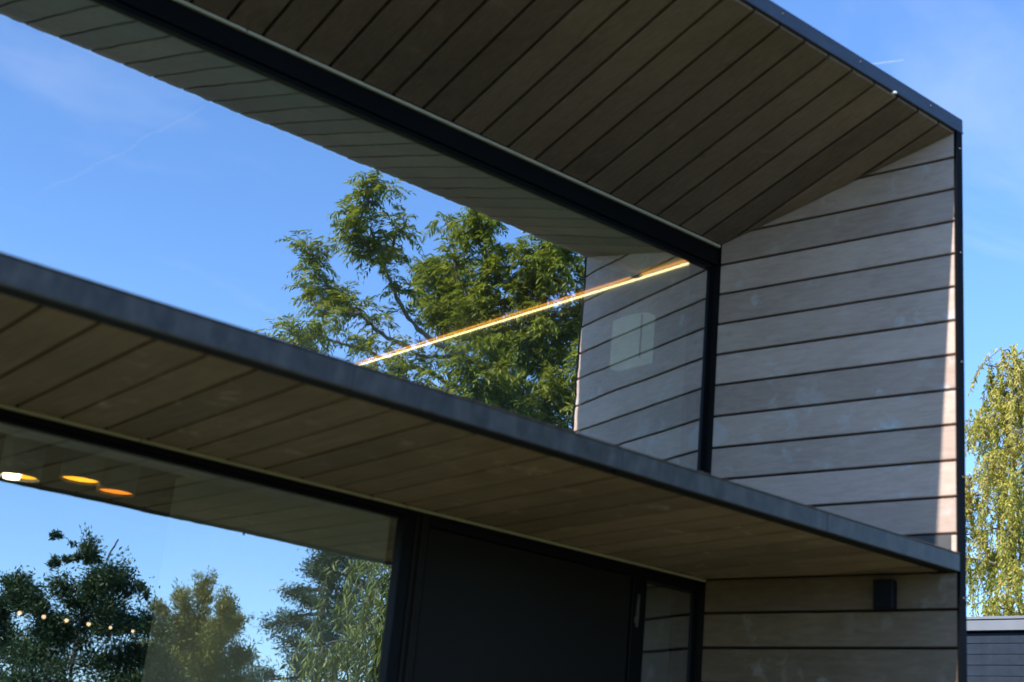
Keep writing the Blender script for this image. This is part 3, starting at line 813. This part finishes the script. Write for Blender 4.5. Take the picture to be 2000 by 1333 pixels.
def ash_tree():
    rng = np.random.default_rng(11)
    trunk = [(11.75, -5.7, 0.0), (11.62, -5.66, 1.2), (11.27, -5.69, 3.95), (10.98, -5.67, 5.18), (10.68, -5.57, 6.29), (10.36, -5.4, 7.39), (10.12, -5.29, 8.0), (9.98, -5.3, 8.5)]
    sp = {
     'lu': ([(10.47, -5.51, 6.9), (10.01, -5.63, 7.0), (9.38, -5.79, 7.25), (8.92, -5.72, 7.7), (8.6, -5.64, 7.92), (8.33, -5.56, 8.07), (8.23, -5.33, 8.31), (8.19, -5.05, 8.54)], 0.17, 0.30),
     'lu2': ([(9.04, -6.06, 7.86), (8.9, -5.64, 8.12), (8.78, -5.23, 8.30)], 0.13, 0.2),
     'll': ([(10.26, -5.63, 7.0), (9.81, -6.12, 7.04), (9.24, -6.52, 7.34), (8.9, -6.79, 7.62), (8.69, -6.96, 7.94), (8.57, -7.03, 8.30)], 0.17, 0.25),
     'll2': ([(8.97, -6.35, 7.39), (8.71, -6.64, 7.37), (8.45, -6.79, 7.60)], 0.13, 0.1),
     'bl': ([(10.49, -5.63, 6.52), (9.87, -5.79, 6.65), (9.12, -5.99, 6.82), (8.52, -6.12, 6.84), (8.16, -6.11, 6.80), (7.84, -6.05, 6.79)], 0.15, 0.2),
     'r1': ([(10.58, -5.51, 6.66), (10.57, -5.15, 7.4), (10.59, -4.84, 7.89), (10.59, -4.59, 8.24)], 0.34, 0.15),
     'r2': ([(10.65, -5.55, 6.41), (10.94, -5.04, 7.08), (11.13, -4.63, 7.59), (11.33, -4.23, 7.98)], 0.36, 0.15),
     'r3': ([(10.76, -5.59, 6.04), (11.04, -4.87, 6.4), (11.15, -4.28, 6.73), (11.35, -3.62, 6.92)], 0.36, 0.15),
     'm1': ([(10.36, -5.4, 7.39), (10.01, -5.67, 7.9), (9.90, -5.78, 8.34), (9.86, -5.87, 8.75)], 0.17, 0.1),
     'm2': ([(10.5, -5.45, 7.0), (10.35, -6.0, 7.5), (10.3, -6.4, 8.0), (10.25, -6.6, 8.4)], 0.30, 0.2),
     't1': ([(10.75, -5.6, 6.0), (10.55, -5.5, 6.7), (10.36, -5.4, 7.39), (10.12, -5.29, 8.0), (9.98, -5.3, 8.5)], 0.26, 0.0),
     'b5': ([(10.9, -5.6, 5.6), (10.5, -5.2, 5.9), (10.1, -4.9, 6.2), (9.6, -4.7, 6.45)], 0.30, 0.1),
     'b1': ([(10.84, -5.6, 5.8), (10.23, -5.63, 5.93), (9.57, -5.63, 6.16), (8.95, -5.61, 6.40)], 0.26, 0.2),
     'b2': ([(10.98, -5.64, 5.31), (10.38, -5.92, 5.34), (9.82, -6.07, 5.63)], 0.32, 0.2),
     'b3': ([(11.0, -5.64, 5.2), (11.2, -5.0, 5.5), (11.4, -4.3, 5.7), (11.6, -3.6, 5.8)], 0.36, 0.2),
     'b4': ([(11.1, -5.66, 4.7), (10.7, -6.2, 4.8), (10.3, -6.8, 4.9)], 0.32, 0.2),
    }
    paths = []
    tp = smooth_path(trunk, 4, 0.01, rng)
    paths.append((tp, np.linspace(0.15, 0.010, len(tp))))
    lv = Leaves()
    allP, allD, allT = [], [], []
    for key, (pts, rc, start) in sp.items():
        q = smooth_path(pts, 4, 0.02, rng)
        paths.append((q, np.linspace(0.034, 0.006, len(q))))
        arr = np.array(q); m0 = int(len(arr) * start)
        seglen = np.linalg.norm(np.diff(arr, axis=0), axis=1).sum()
        nsub = int(seglen * (26 if rc < 0.22 else 40) * (rc / 0.25)) + 3
        for k in range(nsub):
            f = rng.uniform(m0, len(arr) - 1.001); i0 = int(f); b0 = arr[i0] + (arr[i0 + 1] - arr[i0]) * (f - i0)
            along = arr[min(i0 + 2, len(arr) - 1)] - arr[max(i0 - 1, 0)]; along /= np.linalg.norm(along) + 1e-9
            o_ = unit(rng, 1)[0] + along * 0.7 + np.array([0, 0, 0.25]); o_ /= np.linalg.norm(o_)
            ln = rc * rng.uniform(0.5, 2.1)
            q2 = [b0, b0 + o_ * ln * 0.5 + rng.normal(0, 0.02, 3), b0 + o_ * ln + np.array([0, 0, -0.10 * ln])]
            paths.append((q2, [0.007, 0.005, 0.0025]))
            nl = max(3, int(ln * 20))
            t_ = rng.uniform(0.2, 1.0, nl)[:, None]
            P = b0 + o_ * ln * t_ + np.array([0, 0, -0.10 * ln]) * t_ ** 2
            D = o_ * 0.45 + unit(rng, nl) * 0.8 + np.array([0, 0, 0.1]); D /= np.linalg.norm(D, axis=1, keepdims=True)
            allP.append(P); allD.append(D); allT.append(np.clip(rng.normal(0.48, 0.17) + rng.normal(0, 0.10, nl), 0, 1))
    P = np.concatenate(allP); D = np.concatenate(allD); T = np.concatenate(allT)
    compound(lv, rng, P, D, rng.uniform(0.15, 0.30, len(P)), 6, 0.095, 0.31, T)
    finish_tree('ash_tree', 'tall tree with feathery compound leaves mirrored in the upper window', None, (11.75, -5.7, 0), paths, 'bark', lv, 'leaf_ash')
ash_tree()

def rand_tree(name, label, group, origin, H, R, h0, nlimb, seed, leaf, wood_mat, prof, rise, per, ll, lw, clump, droop=0.2, lean=(0, 0), leader=None, sub=5, tr=0.12):
    rng = np.random.default_rng(seed)
    o_ = np.array(origin, float)
    lv = Leaves(); paths = []
    tp = smooth_path([o_, o_ + [lean[0] * 0.3, lean[1] * 0.3, H * 0.35], o_ + [lean[0] * 0.65, lean[1] * 0.65, H * 0.7], o_ + [lean[0], lean[1], H]], 5, 0.03, rng)
    paths.append((tp, np.linspace(tr, 0.012, len(tp)))); ta = np.array(tp)
    for k in range(nlimb):
        t = h0 + (1 - h0) * (k + rng.uniform(0, 1)) / nlimb
        az = k * 2.39996 + rng.normal(0, 0.3)
        ln = R * prof((t - h0) / (1 - h0)) * rng.uniform(0.45, 1.22)
        f = t * (len(ta) - 1); i0 = min(int(f), len(ta) - 2); st = ta[i0] + (ta[i0 + 1] - ta[i0]) * (f - i0)
        dr = np.array([math.cos(az), math.sin(az), 0])
        rs = rise * rng.uniform(0.5, 1.4)
        p = [st]
        for q in range(1, 5):
            s_ = q / 4
            p.append(st + dr * ln * s_ + np.array([0, 0, ln * (rs * s_ - droop * s_ * s_)]) + rng.normal(0, 0.04 * ln, 3) * s_)
        p = smooth_path(p, 2)
        paths.append((p, np.linspace(0.035 * tr / 0.12, 0.006, len(p))))
        pa = np.array(p)
        for s_ in range(sub):
            w = rng.uniform(0.25, 1.0); f = w * (len(pa) - 1); i0 = min(int(f), len(pa) - 2); b0 = pa[i0] + (pa[i0 + 1] - pa[i0]) * (f - i0)
            tip = b0 + (unit(rng, 1)[0] * np.array([1, 1, 0.6]) + dr * 0.5 + np.array([0, 0, 0.15])) * ln * 0.30 * rng.uniform(0.5, 1.2)
            paths.append(([b0, (b0 + tip) / 2 + rng.normal(0, 0.02, 3), tip], [0.010, 0.007, 0.003]))
            n = int(per * rng.uniform(0.6, 1.4))
            tt = rng.uniform(0.15, 1.05, n)[:, None]
            P = b0 + (tip - b0) * tt + rng.normal(0, 1, (n, 3)) * clump * np.array([1, 1, 0.7])
            D = unit(rng, n) * 0.9 + (tip - b0) / (np.linalg.norm(tip - b0) + 1e-6) * 0.5 + np.array([0, 0, -droop])
            Ls = ll * rng.uniform(0.6, 1.25, n)
            N_ = unit(rng, n) * 0.8 + np.array([0, 0, 0.8])
            lv.add(P, D, N_, Ls, Ls * lw, np.clip(rng.normal(0.45, 0.18) + rng.normal(0, 0.16, n), 0, 1))
    if leader: 
        for pts, r in leader: paths.append((smooth_path(pts, 3), np.linspace(r, 0.006, (len(pts) - 1) * 3 + 1)))
    finish_tree(name, label, group, origin, paths, wood_mat, lv, leaf)

G = 'garden trees mirrored in the lower window'

def spine_tree(name, label, group, origin, spines, leaf, wood_mat, seed, per, ll, lw, upward, tr):
    """trunk (first spine) and limbs with leaf sprays gathered round twigs along each limb"""
    rng = np.random.default_rng(seed)
    lv = Leaves(); paths = []
    t0 = smooth_path([origin] + list(spines[0][1]), 4, 0.012, rng)
    paths.append((t0, np.linspace(tr, 0.010, len(t0))))
    for rc, pts in spines[1:]:
        q = smooth_path(pts, 5, 0.02, rng); arr = np.array(q)
        paths.append((q, np.linspace(0.22 * tr, 0.005, len(q))))
        ln = np.linalg.norm(np.diff(arr, axis=0), axis=1).sum()
        for k in range(max(4, int(ln * 34 * (rc / 0.2)))):
            f = rng.uniform(0.15, 1.0) * (len(arr) - 1.001); i0 = int(f); b0 = arr[i0] + (arr[i0 + 1] - arr[i0]) * (f - i0)
            o_ = unit(rng, 1)[0] * np.array([1, 1, 0.8]) + np.array([0, 0, upward])
            tip = b0 + o_ * rc * rng.uniform(0.35, 1.35)
            paths.append(([b0, (b0 + tip) / 2 + rng.normal(0, 0.015, 3), tip], [0.006, 0.005, 0.002]))
            n = max(3, int(per * rng.uniform(0.5, 1.5)))
            tt = rng.uniform(0.1, 1.1, n)[:, None]
            P = b0 + (tip - b0) * tt + rng.normal(0, 0.22 * rc + 0.012, (n, 3))
            D = unit(rng, n) + (tip - b0) / (np.linalg.norm(tip - b0) + 1e-6) * 0.8 + np.array([0, 0, upward * 0.6])
            Ls = ll * rng.uniform(0.55, 1.25, n)
            lv.add(P, D, unit(rng, n) * 0.8 + np.array([0, 0, 0.7]), Ls, Ls * lw, np.clip(rng.normal(0.45, 0.2) + rng.normal(0, 0.14, n), 0, 1))
    finish_tree(name, label, group, origin, paths, wood_mat, lv, leaf)

SPIRE_LIMBS = [
    (0, [(8.82, -12.01, 1.82), (8.57, -12.08, 2.86), (8.51, -12.04, 3.65), (8.61, -11.93, 4.29), (8.69, -11.83, 4.68), (8.75, -11.77, 4.93)]),
    (0.208, [(8.51, -12.06, 3.5), (8.15, -12.43, 3.72), (7.92, -12.73, 3.92), (7.72, -13.02, 4.15)]),
    (0.182, [(8.1, -12.21, 3.7), (7.94, -12.6, 4.03), (7.91, -12.95, 4.2)]),
    (0.221, [(8.51, -12.03, 3.8), (8.26, -12.12, 4.06), (8.1, -12.19, 4.18)]),
    (0.156, [(8.63, -11.91, 4.37), (8.37, -11.73, 4.57), (8.18, -11.53, 4.73)]),
    (0.050, [(8.47, -11.94, 4.61), (8.03, -11.6, 4.49), (7.64, -11.25, 4.33)]),
    (0.050, [(8.42, -11.95, 4.71), (8.11, -11.92, 4.8), (7.82, -11.89, 4.82)]),
    (0.221, [(8.6, -11.95, 4.18), (8.78, -11.74, 4.31), (8.94, -11.58, 4.1)]),
    (0.260, [(8.5, -12.01, 4.02), (8.44, -11.47, 4.12), (8.35, -10.94, 4.29)]),
    (0.208, [(8.58, -12.03, 3.44), (8.88, -11.53, 3.58), (9.11, -11.04, 3.69), (9.13, -10.68, 3.51)]),
    (0.300, [(8.54, -12.09, 3.0), (8.26, -12.79, 3.15), (8.14, -13.43, 3.08)]),
    (0.320, [(8.6, -12.06, 3.0), (9.13, -12.0, 3.22), (9.68, -11.91, 3.33)]),
    (0.360, [(8.66, -12.05, 2.72), (8.09, -11.97, 2.69), (7.56, -11.87, 2.59)]),
    (0.380, [(8.67, -12.05, 2.65), (9.2, -11.73, 2.82), (9.74, -11.38, 2.93)]),
    (0.286, [(8.52, -12.06, 3.43), (8.45, -12.65, 3.48), (8.4, -13.23, 3.52)]),
    (0.325, [(8.53, -12.06, 3.36), (8.9, -12.34, 3.76), (9.28, -12.63, 3.98)]),
    (0.050, [(9.02, -11.77, 4.12), (9.32, -12.02, 4.3), (9.59, -12.33, 4.25)]),
]
BUSHY_LIMBS = [
    (0, [(14.09, -18.34, 2.12), (13.87, -18.4, 3.38), (13.71, -18.41, 4.27), (13.65, -18.38, 4.87)]),
    (0.2, [(13.78, -18.41, 3.87), (13.23, -18.51, 4.4), (12.83, -18.52, 4.85)]),
    (0.2, [(13.73, -18.41, 4.17), (13.42, -18.5, 4.69), (13.23, -18.53, 5.17)]),
    (0.22, [(13.74, -18.39, 4.27), (13.81, -18.51, 4.9), (13.76, -18.68, 5.44)]),
    (0.2, [(13.76, -18.4, 4.17), (13.81, -17.77, 4.66), (13.66, -17.25, 5.04)]),
    (0.2, [(13.79, -18.4, 3.87), (14.21, -18.2, 4.43), (14.37, -18.14, 4.81)]),
    (0.3, [(13.86, -18.4, 3.48), (13.1, -18.48, 3.78), (12.5, -18.49, 3.8)]),
    (0.3, [(13.86, -18.4, 3.48), (14.48, -18.51, 3.91), (15.03, -18.67, 4.14)]),
    (0.34, [(13.89, -18.4, 3.28), (13.16, -18.23, 3.39), (12.35, -18.09, 3.24)]),
    (0.34, [(13.89, -18.4, 3.28), (14.44, -18.31, 3.5), (15.05, -18.19, 3.62)]),
    (0.32, [(13.84, -18.4, 3.58), (13.89, -18.79, 4.1), (13.93, -19.19, 4.53)]),
    (0.26, [(13.84, -18.4, 3.58), (13.83, -18.03, 4.07), (13.71, -17.71, 4.45)]),
    (0.26, [(13.81, -18.4, 3.77), (13.59, -18.98, 4.06), (13.55, -19.46, 4.38)]),
]
spine_tree('broadleaf_tree', 'dark leafy tree with a bare spire branch mirrored at the left of the lower window', G, (8.45, -12.1, 0), SPIRE_LIMBS, 'leaf_dark', 'bark_dark', 21, 60, 0.062, 0.45, 0.25, 0.034)
spine_tree('bushy_tree', 'rounded olive green bushy tree mirrored in the middle of the lower window', G, (13.85, -18.45, 0), BUSHY_LIMBS, 'leaf_olive', 'bark', 5, 60, 0.10, 0.26, 0.55, 0.09)
rand_tree('fir_tree', 'dark blue green conifer mirrored behind the willow leaves', G, (11.75, -10.6, 0), 6.2, 1.6, 0.12, 90, 8, 'leaf_fir', 'bark_dark',
          lambda t: 1.05 - 0.95 * t, 0.10, 150, 0.06, 0.35, 0.08, 0.25)
rand_tree('broadleaf_tree', 'dark tree cut off by the left picture edge in the lower window', G, (8.55, -16.6, 0), 4.1, 1.5, 0.12, 46, 33, 'leaf_dark', 'bark_dark',
          lambda t: 0.9 - 0.5 * t, 0.6, 170, 0.08, 0.45, 0.12, 0.1)

def hanging_tree(name, label, group, origin, H, nlimb, reach, seed, leaf, wood_mat, strands, slen, ll, lw, step, h0, jit, tr, spread=0.35):
    """limbs with curtains of hanging shoots"""
    rng = np.random.default_rng(seed)
    o_ = np.array(origin, float); lv = Leaves(); paths = []
    tp = smooth_path([o_, o_ + [0.05, 0.03, H * 0.4], o_ + [-0.03, 0.05, H * 0.75], o_ + [0, 0, H]], 6, 0.02, rng)
    paths.append((tp, np.linspace(tr, 0.012, len(tp)))); ta = np.array(tp)
    for k in range(nlimb):
        t = h0 + (1 - h0) * (k + rng.uniform(0, 1)) / nlimb
        az = k * 2.39996 + rng.normal(0, 0.4); dr = np.array([math.cos(az), math.sin(az), 0])
        ln = reach((t - h0) / (1 - h0)) * rng.uniform(0.7, 1.1)
        f = t * (len(ta) - 1); i0 = min(int(f), len(ta) - 2); st = ta[i0] + (ta[i0 + 1] - ta[i0]) * (f - i0)
        p = [st] + [st + dr * ln * s_ + np.array([0, 0, ln * (0.55 * s_ - 0.45 * s_ * s_)]) + rng.normal(0, 0.05 * ln, 3) for s_ in (0.25, 0.5, 0.75, 1.0)]
        p = smooth_path(p, 3); pa = np.array(p)
        paths.append((p, np.linspace(0.025 * tr / 0.1, 0.005, len(p))))
        tint = rng.normal(0.5, 0.15)
        for s_ in range(max(3, int(strands * ln))):
            w = rng.uniform(0.2, 1.0); f = w * (len(pa) - 1); i0 = min(int(f), len(pa) - 2); b0 = pa[i0] + (pa[i0 + 1] - pa[i0]) * (f - i0)
            b0 = b0 + rng.normal(0, jit, 3)
            sl = slen * rng.uniform(0.4, 1.2)
            n = max(4, int(sl / step))
            tt = np.linspace(0, 1, n)[:, None]
            bow = np.concatenate([rng.normal(0, spread, 2) + dr[:2] * 0.25, [0]])
            P = b0 + bow * sl * np.sqrt(tt) * 0.6 + np.array([0, 0, -1.0]) * sl * tt ** 1.3
            if s_ % 2 == 0: paths.append(([P[0], P[n // 2], P[-1]], [0.004, 0.003, 0.0015]))
            D = unit(rng, n) * 0.75 + np.array([0, 0, -0.9])
            Ls = ll * rng.uniform(0.6, 1.2, n)
            lv.add(P + rng.normal(0, 0.008, (n, 3)), D, unit(rng, n) + np.array([0, 0, 0.3]), Ls, Ls * lw, np.clip(tint + rng.normal(0, 0.2, n), 0, 1))
    finish_tree(name, label, group, origin, paths, wood_mat, lv, leaf)

hanging_tree('willow_tree', 'bright green willow with long hanging leaves mirrored beside the door', G, (6.95, -1.55, 0), 3.75, 26, lambda t: 0.95 - 0.45 * t, 41, 'leaf_willow', 'bark', 62, 0.62, 0.105, 0.17, 0.020, 0.25, 0.12, 0.05)
hanging_tree('cypress_tree', 'yellow green weeping tree standing behind the dark outbuilding', None, (15.05, 9.12, 0), 7.5, 74, lambda t: 1.45 - 1.2 * t, 17, 'leaf_cypress', 'bark', 38, 0.44, 0.060, 0.34, 0.009, 0.14, 0.06, 0.06, 0.45)

# ------------------------------------------------------------------ contrails high above
def contrail(name, p0, p1, r, label, mat):
    p0, p1 = Vector(p0), Vector(p1)
    bm = bmesh.new(); S = 16; K = 14
    d = (p1 - p0).normalized(); u = d.orthogonal().normalized(); v = d.cross(u)
    rings = []
    for i in range(K + 1):
        t = i / K; rr = r * (0.25 + 0.75 * math.sin(math.pi * min(1, max(0.02, t * 0.96 + 0.02))) ** 0.5)
        c = (p1 - p0) * t
        rings.append([bm.verts.new(c + rr * (math.cos(2 * math.pi * k / S) * u + math.sin(2 * math.pi * k / S) * v)) for k in range(S)])
    for i in range(K):
        for k in range(S):
            bm.faces.new((rings[i][k], rings[i][(k + 1) % S], rings[i + 1][(k + 1) % S], rings[i + 1][k]))
    tag(link(name, bm_mesh(bm, name, mat, True), None, p0), label, 'contrail')
contrail('contrail', (4153, 3149, 2974), (4236, 3026, 2985), 4.5, 'short white contrail in the blue sky above the roof edge', 'contrail_ice')
contrail('contrail', (1743, -5316, 2150), (2221, -4914, 2616), 4.5, 'long faint contrail mirrored in the upper window', 'contrail_faint')
